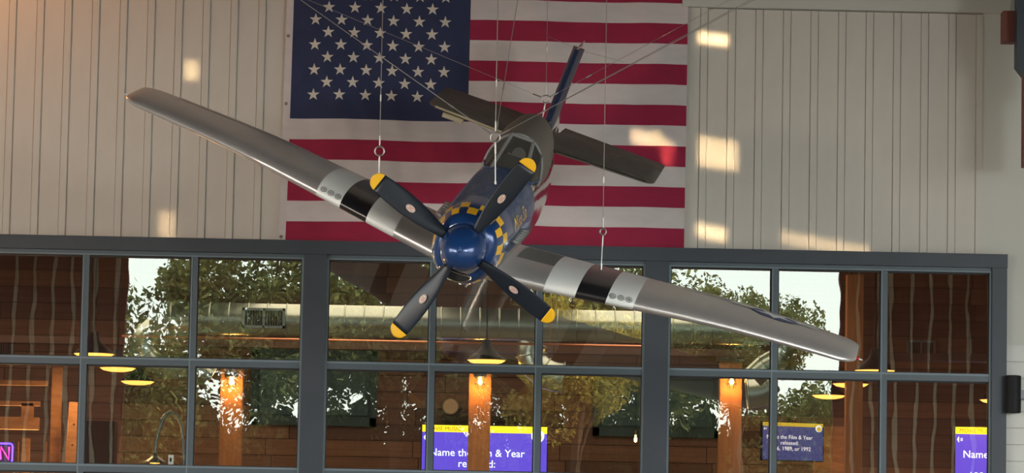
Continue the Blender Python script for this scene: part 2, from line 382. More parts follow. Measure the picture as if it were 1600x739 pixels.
for k in range(13):
    z0 = FZ0+k*SH; xl = FX0 if k < 6 else FXC
    sheet('stripe', xl, FX1, z0, z0+SH, 'flag_red' if k % 2 == 0 else 'flag_white', 110, 5)
o = sheet('canton', FX0, FXC, FZ0+6*SH, FZ1, 'flag_blue', 50, 30); o['label'] = 'dark blue corner field of the flag'
hd = sheet('heading', FX0-.075, FX0, FZ0, FZ1, 'flag_white', 3, 60); hd['label'] = 'white canvas band along the left edge'
for zz in (FZ0+.05, FZ0+.95, FZ0+1.45, at(450,57,0).z, FZ1-.05):
    MB().torus(fpt(FX0-.045, zz, .006), .012, .004, n=12, k=6).build('grommet', M['brass'], flag)
sp = 41.2*36.9/5600; zb = at(590,151,0).z
for r in range(9):
    zz = zb+r*20.05*36.9/5600; n = 6 if r % 2 == 0 else 5
    for c in range(n):
        cx = at(491.5,150,0).x+(c+(0 if n == 6 else .5))*sp+.0; m = MB()
        cx += .0
        pts = [fpt(cx, zz-.0, .006)]
        for k in range(10):
            a = PI/2+k*PI/5; rr = .068 if k % 2 == 0 else .0265
            pts.append(fpt(cx+rr*math.cos(a), zz+rr*math.sin(a), .005))
        m.add(pts, [(0,1+k,1+(k+1)%10) for k in range(10)]); m.build('star', M['star'], flag)

# ------------------------------------------------------------------ aircraft
Q = [-0.16120, 0.27958, 0.34653, -0.03213, -6.07272, 4.45995, 0.62156]
RB = Matrix.Rotation(Q[0],3,'Z') @ Matrix.Rotation(Q[1],3,'X') @ Matrix.Rotation(Q[2],3,'Y')
AS = Q[6]; AM = Matrix.Translation(Q[3:6]) @ (RB.to_4x4() @ Matrix.Scale(AS,4))
plane = empty('aircraft'); plane.matrix_world = AM
tag(plane, 'silver and blue replica fighter aircraft with a four bladed propeller, hanging nose down', 'aircraft')
def crom(tab, y):
    ys = [t[0] for t in tab]
    if y <= ys[0]: return tab[0][1:]
    if y >= ys[-1]: return tab[-1][1:]
    i = max(k for k in range(len(ys)) if ys[k] <= y); i = min(i, len(ys)-2)
    t = (y-ys[i])/(ys[i+1]-ys[i]); p0, p1, p2, p3 = tab[max(i-1,0)], tab[i], tab[i+1], tab[min(i+2,len(tab)-1)]
    r = []
    for a, b, c, d, in zip(p0[1:], p1[1:], p2[1:], p3[1:]):
        m1 = (c-a)/(p2[0]-p0[0])*(p2[0]-p1[0]) if p2[0] != p0[0] else 0
        m2 = (d-b)/(p3[0]-p1[0])*(p2[0]-p1[0]) if p3[0] != p1[0] else 0
        r.append((2*t**3-3*t**2+1)*b+(t**3-2*t**2+t)*m1+(-2*t**3+3*t**2)*c+(t**3-t**2)*m2)
    return r
FT = [(.0,.345,.345,.42),(.05,.405,.405,.50),(.14,.445,.450,.56),(.34,.497,.500,.61),(.54,.523,.53,.635),(1.0,.535,.55,.67),(2.0,.545,.60,.74),(2.9,.55,.66,.80),(3.6,.55,.66,.86),(4.6,.54,.64,.92),(5.4,.48,.66,.86),(6.2,.38,.60,.62),(7.0,.27,.50,.38),(8.0,.16,.42,.16),(8.9,.05,.36,-.02)]
def fus(y, th, off=0):
    w_, zt, zb_ = crom(FT, y); c, s = math.cos(th), math.sin(th); n = 2.25
    cx = math.copysign(abs(c)**(2/n), c); sz = math.copysign(abs(s)**(2/n), s)
    zc = max(0, (y-5.5)*.075)
    return Vector(((w_+off)*cx, y, zc+(zt-zc+off)*sz if s >= 0 else zc+(zb_+zc+off)*sz))
N = 48
ys = [.0,.02,.05,.09,.14,.34,.54]+[.5+.125*k for k in range(1,68)]
ys = [y for y in ys if y <= 8.95]
rings = [[fus(y, 2*PI*k/N) for k in range(N)] for y in ys]
def fm(i, k):
    y = ys[i]; a = (k+.5)/N*360
    top = 3 < a < 177
    if i in (4,5): return 1 if ((k//2)+i) % 2 == 0 else 0
    if y < 1.0: return 0
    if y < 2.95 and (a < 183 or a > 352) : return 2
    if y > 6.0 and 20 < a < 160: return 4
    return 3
# starboard / port: lower side silver, rear top dusty
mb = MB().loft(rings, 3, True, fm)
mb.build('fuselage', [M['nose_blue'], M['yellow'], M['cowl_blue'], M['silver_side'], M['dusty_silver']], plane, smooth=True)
# spinner
prof = [(.330,.0),(.334,-.06),(.328,-.14),(.308,-.25),(.270,-.36),(.212,-.46),(.145,-.53),(.075,-.57),(.001,-.585)]
sp_ = MB().lathe(prof, 48, axis='y').build('spinner', M['nose_blue'], plane, smooth=True)
MB().torus((0,-.008,0), .334, .008, n=48).build('spinner_ring', M['nose_blue'], plane, smooth=True)
MB().lathe([(.335,-.004),(.335,.004),(.05,.006)], 40, axis='y').build('backplate', M['chrome'], plane)
# chin intake with chrome lip
def ell(cx, cy, cz, a, b, n=36): return [Vector((cx+a*math.cos(2*PI*k/n), cy, cz+b*math.sin(2*PI*k/n)*(1 if math.sin(2*PI*k/n) < 0 else .55))) for k in range(n)]
def oval(y, cz, a, b, n=36): return [Vector((a*math.cos(2*PI*k/n), y, cz+b*math.sin(2*PI*k/n)-.05*math.cos(2*PI*k/n)**2*-1)) for k in range(n)]
MB().loft([oval(-.012,-.450,.23,.055), oval(.30,-.46,.21,.045)], 0, True).build('chin_intake', M['intake_black'], plane)
lp = oval(-.014,-.450,.238,.060); MB().tube(lp+[lp[0]], .010, 8).build('intake_lip', M['chrome'], plane, smooth=True)
ln = [fus(.0, 2*PI*k/N, -.004) for k in range(N+1)]; MB().tube(ln, .008, 6).build('nose_lip', M['nose_blue'], plane, smooth=True)
# blades
def blade_mesh(r0, r1, nr=18, tip=False):
    prof = [(.30,.055,.055),(.42,.075,.05),(.60,.100,.035),(.80,.120,.028),(1.0,.134,.022),(1.2,.134,.018),(1.4,.126,.015),(1.50,.118,.013),(1.56,.100,.012),(1.60,.066,.010),(1.622,.02,.008)]
    rs = [r0+(r1-r0)*i/nr for i in range(nr+1)]; R = []
    for r in rs:
        hw, th = crom(prof, r); hw = max(hw, .004)
        tw = math.radians(52-34*min(1,(r-.3)/1.3)); ring = []
        for k in range(16):
            a = 2*PI*k/16; c = hw*math.cos(a)*1.22*(1/ max(.75,math.cos(tw)))*.9; d = th*math.sin(a)
            ring.append(Vector((c*math.cos(tw)-d*math.sin(tw), c*math.sin(tw)*.55+d*math.cos(tw), r)))
        R.append(ring)
    return MB().loft(R, 0, True)
bm_ = blade_mesh(.30,1.49).mesh('propeller_blade', M['prop_black'], True); bt_ = blade_mesh(1.49,1.622,8).mesh('blade_tip', M['prop_yellow'], True)
def decal(rx, rz, y, inner=False):
    m = MB(); v = [(0,y,0)]+[(rx*math.cos(2*PI*k/20),y,rz*math.sin(2*PI*k/20)) for k in range(20)]
    return m.add(v, [(0,1+k,1+(k+1)%20) for k in range(20)])
dm = decal(.046,.074,0)
dm.add([(p[0]*.84,-.002,p[2]*.88) for p in dm.v[:21]], [(0,1+k,1+(k+1)%20) for k in range(20)], 1)
dm.add([(p[0]*.72,-.004,p[2]*.78) for p in dm.v[:21]], [(0,1+k,1+(k+1)%20) for k in range(20)], 0)
for dx in (-.012, .012): dm.add([(dx-.005,-.006,-.038),(dx+.005,-.006,-.038),(dx+.005,-.006,.038),(dx-.005,-.006,.038)], [(0,1,2,3)], 1)
dme = dm.mesh('maker_decal', [M['decal_white'], M['decal_red']])
for k in range(4):
    a = 1.23977+k*PI/2   # angle from +x toward +z ; blade mesh points along +z
    o = inst('propeller_blade', bm_, (0,-.14,0), plane, (0, PI/2-a, 0))
    tp = inst('blade_tip', bt_, (0,0,0), o); tp['label'] = 'rounded yellow blade tip'
    d_ = inst('maker_decal', dme, (0,-.055,.92), o, (0,0,math.radians(20)))
# exhaust stubs, both sides
ex = MB().tube([(0,0,0),(.07,.02,0),(.11,.09,-.01)], [.035,.035,.03], 10).mesh('exhaust_stub', M['frame_grey'], True)
exm = MB().tube([(0,0,0),(-.07,.02,0),(-.11,.09,-.01)], [.035,.035,.03], 10).mesh('exhaust_stub', M['frame_grey'], True)
for k in range(6):
    y = 1.0+k*.17
    inst('exhaust_stub', ex, (fus(y,.15).x-.02, y, .08), plane); inst('exhaust_stub', exm, (-fus(y,.15).x+.02, y, .08), plane)
# wings
ZT_ = [(0,-.58),(1.2,-.48),(2.4,-.37),(3.8,-.255),(5.0,-.215),(5.9,-.205)]
def zw(x): return crom(ZT_, x)[0]
def le(x): return 1.10+.215*x
def te(x): return 3.98-.005*x
def chord(x):
    a, b = le(x), te(x); 
    if x > 5.50:
        k = math.sqrt(max(0.0, 1-((x-5.50)/.262)**2)); mid = a+(b-a)*.46; a2 = mid-(mid-a)*(.60+.40*k); b2 = mid+(b-mid)*(.60+.40*k); return a2, b2, max(.10,k)
    return a, b, 1
def wpt(x, u, up, side=1, off=0):
    a, b, k = chord(x); c = b-a; t = (.155-.006*x)*c*(k if k > .999 else k**.8)
    yt = 5*t*(.2969*math.sqrt(u)-.126*u-.3516*u*u+.2843*u**3-.1036*u**4)
    tw = -.02*u*c
    return Vector((side*x, a+u*c, zw(x)+tw+(yt*1.08+off if up else -yt*.8-off)))
us = [0,.004,.012,.025,.045,.07,.11,.17,.25,.35,.45,.56,.66,.72,.82,.91,1.0]
prof_u = [(u,True) for u in reversed(us)]+[(u,False) for u in us[1:-1]]
xs = [.30,.60,.85,1.16,1.39,1.62,1.84,2.06,2.26,2.46,2.8,3.2,3.6,4.0,4.4,4.8,5.1,5.30,5.50,5.56,5.61,5.65,5.68,5.70,5.72,5.735,5.75,5.758,5.7615]
def wm(i, k, side):
    x = (xs[i]+xs[i+1])/2
    if 1.16 < x < 1.62 or 2.06 < x < 2.46: return 1
    if 1.62 < x < 2.06: return 2
    u = prof_u[k][0]
    if x < 1.16 and k < 8 and k >= 1 and .3 < u: return 3 if side > 0 and x > .6 and x < 1.1 else 0
    return 0
for side in (1,-1):
    R = [[wpt(x,u,up,side) for u,up in prof_u] for x in xs]
    if side < 0: R = [[r[0]]+list(reversed(r[1:])) for r in R]
    np_ = len(prof_u)
    def mf(i,k,side=side):
        kk = k if side > 0 else (np_-1-k)
        return wm(i, kk, side)
    w_ = MB().loft(R, 0, True, mf).build('wing', [M['silver'], M['stripe_white'], M['stripe_black'], M['walkway']], plane, smooth=True)
    w_['label'] = 'silver wing with white, black and white bands' 
    for gx in (2.13, 2.25, 2.37):
        g = MB(); c = wpt(gx,.020,True,side,.0); a = wpt(gx,.012,True,side); nrm = (Vector((0,-.75,.66))).normalized()
        for (r_, rr) in ((.042,.0042),(.018,.004)):
            ring = []
            e1 = Vector((1,0,0)); e2 = nrm.cross(e1).normalized()
            for q in range(17):
                t = 2*PI*q/16; p = c+nrm*.012+e1*r_*math.cos(t)+e2*r_*math.sin(t)
                ring.append([p+(e1*math.cos(t)+e2*math.sin(t))*rr*math.cos(2*PI*j/6)+nrm*rr*math.sin(2*PI*j/6) for j in range(6)])
            g.loft(ring, 0, False)
        g.build('gun_port', M['intake_black'], w_, smooth=True)
    # aileron and flap hinge strips
    for xa, xb, u0, nm in ((1.1,3.0,.80,'flap'),(3.05,5.2,.80,'aileron')):
        m = MB(); n = 14; v = []
        for i in range(n+1):
            x_ = xa+(xb-xa)*i/n
            for u in (u0,.86,.92,.995): v.append(wpt(x_,u,True,side,.006))
        m.add(v, [(i*4+j,i*4+j+1,(i+1)*4+j+1,(i+1)*4+j) if side < 0 else (i*4+j,(i+1)*4+j,(i+1)*4+j+1,i*4+j+1) for i in range(n) for j in range(3)], 0)
        if nm == 'aileron': m.build(nm, M['silver'], w_, smooth=True)
    nl = MB().lathe([(.001,-.03),(.022,-.02),(.028,0),(.022,.03),(.001,.06)] , 12, axis='x', o=(side*5.77,2.85,zw(5.75)-.03)).build('navigation_light', M['red_lens'] if side > 0 else M['clear_lens'], w_, smooth=True)
    nl2 = MB().tube([(side*5.79,2.85,zw(5.75)-.03),(side*5.86,2.85,zw(5.75)-.03)], [.02,.006], 8).build('lamp_tip', M['clear_lens'], w_)
    if side > 0:
        # star-and-bar on the port wing
        cx_, cy_ = 4.42, None
        def ip(dx, dy, off): # dx spanwise, dy aft
            x_ = 4.42+dx; a, b, _ = chord(x_); return wpt(x_, min(.97,(3.33+dy-a)/(b-a)), True, 1, off)
        def patch(name, poly, off, mt):
            m = MB(); c = (sum(p[0] for p in poly)/len(poly), sum(p[1] for p in poly)/len(poly)); n = len(poly); K = 5; v = [ip(c[0],c[1],off)]
            for r in range(1,K+1):
                for p in poly: v.append(ip(c[0]+(p[0]-c[0])*r/K, c[1]+(p[1]-c[1])*r/K, off))
            f = [(0,1+k,1+(k+1)%n) for k in range(n)]
            for r in range(K-1): f += [(1+r*n+k,1+(r+1)*n+k,1+(r+1)*n+(k+1)%n,1+r*n+(k+1)%n) for k in range(n)]
            m.add(v, f).build(name, M[mt], w_, smooth=True)
        patch('insignia_disc', [(.36*math.cos(2*PI*k/40), .40*math.sin(2*PI*k/40)) for k in range(40)], .008, 'insignia_blue')
        for sg in (-1,1):
            pl = [(sg*.33,-.02),(sg*.50,-.02),(sg*.68,-.02),(sg*.68,.06),(sg*.68,.14),(sg*.50,.14),(sg*.33,.14)]
            patch('insignia_bar', pl, .016, 'insignia_white')
        patch('insignia_star', [((.34 if k%2==0 else .14)*math.sin(2*PI*k/10+0), -(.38 if k%2==0 else .155)*math.cos(2*PI*k/10)) for k in range(10)], .012, 'insignia_white')
# wing centre section below the fuselage
R = [[wpt(abs(x),u,up,1) for u,up in prof_u] for x in (.30,)]
cs = [[Vector((x, p.y, p.z)) for p in R[0]] for x in (-.31,-.1,.1,.31)]
MB().loft(cs, 0, True).build('wing_centre', M['silver'], plane, smooth=True)
# belly scoop
bs = []
for y, a, zt_, zb_ in ((3.3,.22,-.82,-1.16),(3.36,.24,-.80,-1.20),(4.2,.27,-.75,-1.26),(5.2,.26,-.7,-1.16),(6.2,.16,-.5,-.80),(6.6,.08,-.45,-.62)):
    bs.append([Vector((a*math.cos(2*PI*k/20), y, (zt_+zb_)/2+(zt_-zb_)/2*math.sin(2*PI*k/20))) for k in range(20)])
o = MB().loft(bs, 0, True); o.m[-2] = 1; o.build('belly_scoop', [M['silver'], M['intake_black']], plane, smooth=True)
# stabilisers
def slab(pl_le, pl_te, root, tip, th, mapf, n=10, u0=0.0, u1=1.0):
    R = []; st = sorted(set([root+(tip-.17-root)*i/n for i in range(n+1)]+[tip-.12, tip-.08, tip-.045, tip-.02, tip-.006, tip]))
    for s_ in st:
        a, b = pl_le(s_), pl_te(s_); k = 1.0
        if s_ > tip-.17: k = math.sqrt(max(0.0, 1-((s_-(tip-.17))/.172)**2)); mid = (a+b)/2; a = mid-(mid-a)*(.84+.16*k); b = mid+(b-mid)*(.90+.10*k)
        c = b-a; up = []
        for j in range(11):
            u = u0+(u1-u0)*(1-math.cos(PI*j/10))/2; up.append((u, th*c*max(.25,k)*5*(.2969*math.sqrt(u)-.126*u-.3516*u*u+.2843*u**3-.1030*u**4)+.0008))
        R.append([mapf(s_, a+u*c, t) for u, t in up]+[mapf(s_, a+u*c, -t) for u, t in reversed(up)])
    return R
for side in (1,-1):
    f_ = lambda s_, y, t, side=side: Vector((side*s_, y, .40+t))
    h = lambda s_: 6.60+.12*s_
    ht = lambda s_: 8.80-.06*s_
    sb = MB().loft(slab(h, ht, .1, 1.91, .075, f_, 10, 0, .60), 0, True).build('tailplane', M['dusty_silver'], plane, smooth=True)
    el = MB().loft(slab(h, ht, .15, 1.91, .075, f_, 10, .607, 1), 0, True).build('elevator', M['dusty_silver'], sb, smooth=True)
    e2 = MB().tube([(side*(.25),6.625,.40),(side*1.78,6.81,.40)], [.022,.018], 8).build('leading_edge', M['primer'] if side < 0 else M['silver_side'], sb, smooth=True)
    if side < 0: MB().box((-1.62,6.70,.30),(-1.28,6.86,.37)).build('balance_tab', M['primer'], sb)
g_ = lambda s_, y, t: Vector((t, y, s_))
finle = lambda z: 6.75+.66*(z-.45) if z > .75 else 5.9+ (z-.45)*3.5
finte = lambda z: 9.12-.24*z
fin = MB().loft(slab(finle, finte, .40, 1.91, .085, g_, 14, 0, .62), 0, True)
fin.build('tail_fin', M['silver_side'], plane, smooth=True)
MB().loft(slab(finle, finte, .40, 1.91, .085, g_, 14, .627, 1), 0, True).build('rudder', M['silver_side'], plane, smooth=True)
# navy band wrapping the fin leading edge
ne = []
for i in range(15):
    z = .46+(1.88-.46)*i/14; a = finle(z)-.02; ne.append([Vector((.085*s1, a+dy, z)) if dy else Vector((0,a,z)) for s1, dy in ((-.35,.02),(-.8,.12),(-1.1,.30),(1.1,.30),(.8,.12),(.35,.02))])
MB().loft(ne, 0, True).build('fin_leading_edge', M['navy'], plane, smooth=True)
# dorsal fillet
# canopy: windscreen frame, panes, blown hood
def arch(y, w_, z0, z1, n=13): return [Vector((w_*math.cos(PI*k/(n-1)), y, z0+(z1-z0)*math.sin(PI*k/(n-1))**.85)) for k in range(n)]
cn = empty('canopy', (0,0,0), plane)
hood = [arch(y,w_,z0,z1,21) for y,w_,z0,z1 in ((3.42,.44,.45,1.10),(3.7,.455,.45,1.21),(4.1,.46,.45,1.28),(4.6,.44,.45,1.26),(5.1,.38,.45,1.14),(5.6,.28,.48,.96),(6.0,.16,.5,.78),(6.3,.05,.52,.64))]
hm = MB(); nH = 21
for i in range(len(hood)-1):
    base = len(hm.v); hm.v += [tuple(p) for p in hood[i]+hood[i+1]]
    for k in range(nH-1): hm.f.append((base+k, base+k+1, base+nH+k+1, base+nH+k)); hm.m.append(0)
# merge rows
import bmesh
ho = hm.build('hood', M['canopy_glass'], cn); bm2 = bmesh.new(); bm2.from_mesh(ho.data); bmesh.ops.remove_doubles(bm2, verts=bm2.verts, dist=.001)
for f in bm2.faces: f.smooth = True
bm2.to_mesh(ho.data); bm2.free()
hr = MB().tube([p+Vector((0,0,.01)) for p in hood[0]], .026, 8).build('hood_frame', M['frame_grey'], cn, smooth=True)
A, B = Vector((-.17,3.40,1.075)), Vector((.17,3.40,1.075)); C_, D_ = Vector((-.26,2.86,.60)), Vector((.26,2.86,.60)); E_, F_ = Vector((-.44,3.40,.55)), Vector((.44,3.40,.55))
G_, H_ = Vector((-.36,2.96,.55)), Vector((.36,2.96,.55))
def pane3(name, pts, mt, par): m = MB(); m.add(pts, [tuple(range(len(pts)))]); return m.build(name, M[mt], par)
pane3('windscreen_pane', [C_,D_,B,A], 'windscreen_glass', cn)
pane3('windscreen_pane', [C_,A,Vector((-.36,3.41,.92)),E_,G_], 'windscreen_glass', cn); pane3('windscreen_pane', [D_,H_,F_,Vector((.36,3.41,.92)),B], 'windscreen_glass', cn)
for a, b in ((A,C_),(B,D_),(A,B)): MB().tube([a,b], .028, 8).build('windscreen_frame', M['frame_grey'], cn)
MB().tube([E_,G_,C_,Vector((0,2.82,.645)),D_,H_,F_], .018, 8).build('windscreen_sill', M['cowl_blue'], cn)
MB().box((-.40,3.1,.40),(.40,5.4,.50)).box((-.36,3.35,.5),(.36,3.5,.78)).build('cockpit_tub', M['cockpit'], cn)
st_ = MB().box((-.17,4.15,.45),(.17,4.30,.98)).box((-.17,3.8,.45),(.17,4.2,.58)).box((-.12,4.14,.98),(.12,4.26,1.10)); st_.build('seat', M['cockpit'], cn)
MB().lathe([(.10,-.012),(.11,0),(.10,.012)], 16, axis='y', o=(.02,3.38,.82)).box((-.14,3.36,.68),(.10,3.37,.80)).build('gunsight', M['clear_lens'], cn)
# cowl lettering follows the skin
tme = text_mesh('Miss Sa', .30)
for v in tme.vertices:
    y = 1.18+v.co.x*1.15; z = .17+v.co.y*.9+v.co.x*.06; w_, zt, zb_ = crom(FT, y); s_ = min(.999, z/zt); s_ = s_**(2.25/2); th = math.asin(s_); p = fus(y, th, .008); v.co = p
tme.materials.append(M['yellow']); inst('lettering', tme, (0,0,0), plane)
# small fuel filler and panel studs on the cowl
for y in (1.25,1.75,2.25):
    MB().torus((0,0,0), .03, .004, axis='z', n=14, k=5).build('fastener', M['frame_grey'], plane, loc=fus(y, PI/2-.25, .0))

# ------------------------------------------------------------------ hanging cables
def bw(x, y, z): return AM @ Vector((x,y,z))
def ext(p, q, z): d = q-p; return p+d*((z-p.z)/d.z)
def vert(p): return Vector((p.x, p.y, 10.2))
def hanger(label, foot, ringpos, tops, rr=.043, group='aircraft suspension cables'):
    t = empty('suspension_cable', ringpos); tag(t, label, 'cable', None)
    L = lambda p: Vector(p)-Vector(ringpos)
    MB().torus((0,0,0), rr, .0075, n=24, k=8).build('ring', M['galv'], t, smooth=True)
    d = (Vector(foot)-Vector(ringpos)).normalized()
    MB().tube([d*rr, L(foot)], .006, 6).tube([d*(rr+.02), d*(rr+.11)], .009, 8).build('rod', M['galv'], t)
    MB().tube([L(foot)-d*.05, L(foot)+d*.01], .013, 10).build('foot_fitting', M['galv'], t)
    for tp, r_ in tops:
        e_ = (L(tp)).normalized()
        MB().tube([e_*rr, L(tp)], r_, 5).build('cable', M['cable'], t)
        for fa, fb in ((.01,.10),(.42,.48)): MB().tube([e_*(rr+fa), e_*(rr+fb)], .0075, 8).build('ferrule', M['galv'], t)
    return t
f1 = bw(-1.75, 2.4, zw(1.75)+.2); r1 = at(593,236,f1.y); f1 = Vector((r1.x, r1.y, f1.z-.02))
hanger('wire with ring dropping to the black band of the left hand wing', f1, r1, [(Vector((r1.x,r1.y,10.2)),.0035)])
f2 = bw(0, 1.9, .58); f2 = at(774,292,f2.y); r2 = at(774,214,f2.y)
hanger('front wires meeting at the ring above the engine cowl', f2, r2,
  [(Vector((r2.x+.0,r2.y,10.2)),.0045), (ext(r2, at(809,0,r2.y+.3), 10.2),.0035), (ext(r2, at(470,0,r2.y), 10.2),.0035), (ext(r2, at(1178,0,r2.y), 10.2),.0035), (ext(r2, at(1172,0,r2.y+.7), 10.2),.003)])
f3 = bw(0, 6.15, .62); r3 = at(853,155,f3.y)
hanger('rear wires meeting at the small ring behind the canopy', f3, r3,
  [(Vector((r3.x,r3.y,10.2)),.0025), (ext(r3, at(470,-5,r3.y), 10.2),.0022), (ext(r3, at(1140,0,r3.y+.3), 10.2),.0022)], rr=.038)
f4 = bw(1.86, 2.7, zw(1.86)+.16); f4 = at(939,420,f4.y); r4 = at(942,362,f4.y)
hanger('wire and rod dropping to the black band of the right hand wing', f4, r4, [(Vector((r4.x,r4.y,10.2)),.0035)], rr=.028)
ft = bw(0,8.1,1.82)
tw_ = empty('tie_wire', ft); tag(tw_, 'thin slack wire tied over the top of the tail fin', 'cable')
MB().tube([at(857,57,ft.y)-ft, Vector((0,0,.0)), at(975,97,ft.y)-ft], .0022, 5).build('wire', M['cable'], tw_)

# ------------------------------------------------------------------ fittings on the right of the wall
c = at(1583,616,-.18)
wl = empty('wall_light', c); tag(wl, 'black cylinder wall light beside the window jamb', 'wall light')
MB().lathe([(.001,-.195),(.07,-.195),(.082,-.19),(.082,.19),(.07,.195),(.001,.195)], 28).build('body', M['lamp_black'], wl, smooth=True)
MB().box((.07,-.03,-.045),(.17,.16,.045)).build('bracket', M['lamp_grey'], wl)
c = at(1590,60,-1.2)
br = empty('roof_bracket', c); tag(br, 'dark steel bracket at the top right corner with brick red post', 'bracket')
MB().box((-.02,-.1,-.30),(.5,.1,4.0)).add([(-.02,-.1,-.30),(.5,-.1,-.30),(.5,-.1,-.62),(.06,-.1,-.40),(-.02,.1,-.30),(.5,.1,-.30),(.5,.1,-.62),(.06,.1,-.40)], [(0,1,2,3),(4,7,6,5),(0,3,7,4),(3,2,6,7),(1,5,6,2)]).build('steel_plate', M['steel_blue'], br)
MB().box((.055,-.05,-1.32),(.4,.08,-.3)).build('post', M['brick_red'], br)
MB().box((-.13,.1,-.02),(.0,.3,.30)).build('cleat', M['brick_red'], br)

# ------------------------------------------------------------------ the restaurant behind the glass
RW, RY, RZ = 9.5, 13.0, 6.2
wb = empty('wall_restaurant_back', (0,RY,0)); wb['kind'] = 'structure'
MB().box((-RW,.0,0),(RW,.2,RZ)).build('backing', M['room_dark'], wb)
pm = [MB().box((0,-.03,.004),(2.05,0,.226)).mesh('plank', M['wood%d'%i]) for i in range(4)]
for r in range(12, 27):
    x = -RW+random.random()*1.0
    while x < RW-2:
        o = inst('plank', random.choice(pm), (x,-random.random()*.012,r*.23), wb); x += 2.06
MB().box((-RW,-.03,0),(RW,0,2.75)).build('wainscot', M['wood2'], wb)
struct('wall_restaurant_left', MB().box((-RW-.2,.25,0),(-RW,RY,RZ)), M['wood0']); struct('wall_restaurant_right', MB().box((RW,.25,0),(RW+.2,RY,RZ)), M['wood0'])
struct('ceiling_restaurant', MB().box((-RW,.25,RZ),(RW,RY,RZ+.2)), M['room_dark'])
def pendant(px, py, Y, label, rod=True):
    c = at(px, py, Y); t = empty('pendant_lamp', c); tag(t, label, 'lamp', None)
    MB().lathe([(.225,.0),(.222,.012),(.15,.075),(.09,.12),(.06,.17),(.05,.24),(.001,.25)], 28, cap=False).build('shade', M['lamp_black'], t, smooth=True)
    MB().lathe([(.001,-.048),(.10,-.044),(.18,-.028),(.222,.0),(.001,.004)], 28, cap=False).build('diffuser', M['lamp_glow'], t, smooth=True)
    MB().tube([(0,0,.24),(0,0,6.2-c.z)], .010, 6).build('rod', M['lamp_black'], t)
    lamp('lamp_light', 'AREA', (c.x,c.y,c.z-.05), 22, (1,.55,.2), .4, aim=(c.x,c.y,0))
pendant(147,553,2.3,'lit pendant lamp highest of the three on the left side')
pendant(184,575,7.0,'lit pendant lamp middle of the three on the left side')
pendant(215,596,10.2,'lit pendant lamp lowest and rightmost of the three on the left side')
pendant(760,563,4.2,'black pendant lamp with lit rim below the aircraft nose, in front of the duct')
pendant(1367,579,2.3,'lit pendant lamp highest of the three on the right side')
pendant(1329,600,7.0,'lit pendant lamp middle of the three on the right side')
pendant(1295,618,10.2,'lit pendant lamp lowest and leftmost of the three on the right side')
pendant(1558,625,8.5,'lit pendant lamp half hidden behind the right window jamb')
# timber posts with wall lanterns
for px, lb in ((363,'left'),(750,'centre'),(1141,'right')):
    c = at(px, 600, 7.0); t = empty('timber_post', (c.x,c.y,0)); zt = at(px,566,7.0).z
    tag(t, {'left':'orange lit timber post left of the dark green shutter','centre':'timber post in front of the central screen','right':'timber post right of the wide dark green shutter'}[lb], 'post')
    MB().box((-.135,-.12,0),(.135,.12,zt)).build('shaft', M['post_wood'], t)
    MB().box((-.17,-.15,zt),(.17,.15,zt+.06)).build('cap', M['room_dark'], t)
    l = empty('wall_lantern', (c.x, c.y-.22, at(px,594,7.0).z)); tag(l, 'lit lantern with bare bulb on the %s timber post' % lb, 'lamp')
    MB().lathe([(.001,.13),(.05,.125),(.085,.08),(.08,.03),(.05,0)], 16, cap=False).box((-.03,.03,.04),(.03,.11,.10)).build('hood', M['lamp_grey'], l, smooth=True)
    MB().lathe([(.001,-.075),(.025,-.06),(.034,-.03),(.02,.0),(.012,.02)], 14).build('bulb', M['bulb'], l, smooth=True)
    cg = MB()
    for k in range(6):
        a = 2*PI*k/6; cg.tube([(.05*math.cos(a),.05*math.sin(a),.0),(.062*math.cos(a),.062*math.sin(a),-.06),(.04*math.cos(a),.04*math.sin(a),-.12)], .003, 5)
    cg.torus((0,0,-.06), .062, .003, axis='z', n=16, k=5); cg.build('cage', M['lamp_black'], l)
    lamp('lantern_light', 'POINT', (c.x, c.y-.26, l.location.z-.05), 13, (1,.42,.08), .04)
# beam above the posts
bz = at(700,535,6.9).z
tag(MB().box((-RW,-.15,-.09),(RW,.15,0)).build('ceiling_beam', M['beam_wood'], loc=(0,7.3,bz)), 'long brown timber beam below the round duct', 'beam')
tag(MB().tube([(at(190,535,4.9).x,0,0),(at(1012,535,4.9).x,0,0)], .014, 8).tube([(at(300,535,4.9).x,0,0),(at(300,535,4.9).x,0,6.2-at(700,535,4.9).z)], .004, 6).tube([(at(860,535,4.9).x,0,0),(at(860,535,4.9).x,0,6.2-at(700,535,4.9).z)], .004, 6).build('copper_pipe', mat('copper', (.8,.35,.2), .3, .9), loc=(0,4.9,at(700,535,4.9).z)), 'thin copper coloured pipe running across below the duct', 'pipe')
# ducts
def ring_seams(mb, c, a, b, r, step):
    d = (b-a); n = int(d.length/step)
    for i in range(n+1):
        p = a+d*(i/max(1,n)); mb.torus(p, r, .009, axis='x', n=24, k=5)
DR = .19; dy_ = 5.4
dz = at(760,506,dy_).z; xa, xb = at(235,500,dy_).x, at(1190,510,dy_).x
du = empty('air_duct', ((xa+xb)/2, dy_, dz)); tag(du, 'long round galvanised air duct running behind all the windows', 'duct')
L = lambda p: Vector(p)-du.location
MB().tube([L((xa,dy_,dz)), L((xb,dy_,dz))], DR, 28).build('duct_pipe', M['duct'], du, smooth=True)
sm = MB(); x = xa+.25
rgm = MB().torus((0,0,0), DR, .010, axis='x', n=28, k=6).mesh('seam_ring', M['duct'], True)
while x < xb-.1: inst('seam_ring', rgm, L((x,dy_,dz)), du); x += .115*1.0 if False else .23
for k_ in range(7):     # strap hangers up to the restaurant ceiling
    hx = xa+.3+(xb-xa-.6)*k_/6
    MB().tube([(hx-du.location.x,0,DR),(hx-du.location.x,0,6.2-dz)], .005, 6).build('hanger_rod', M['lamp_black'], du)
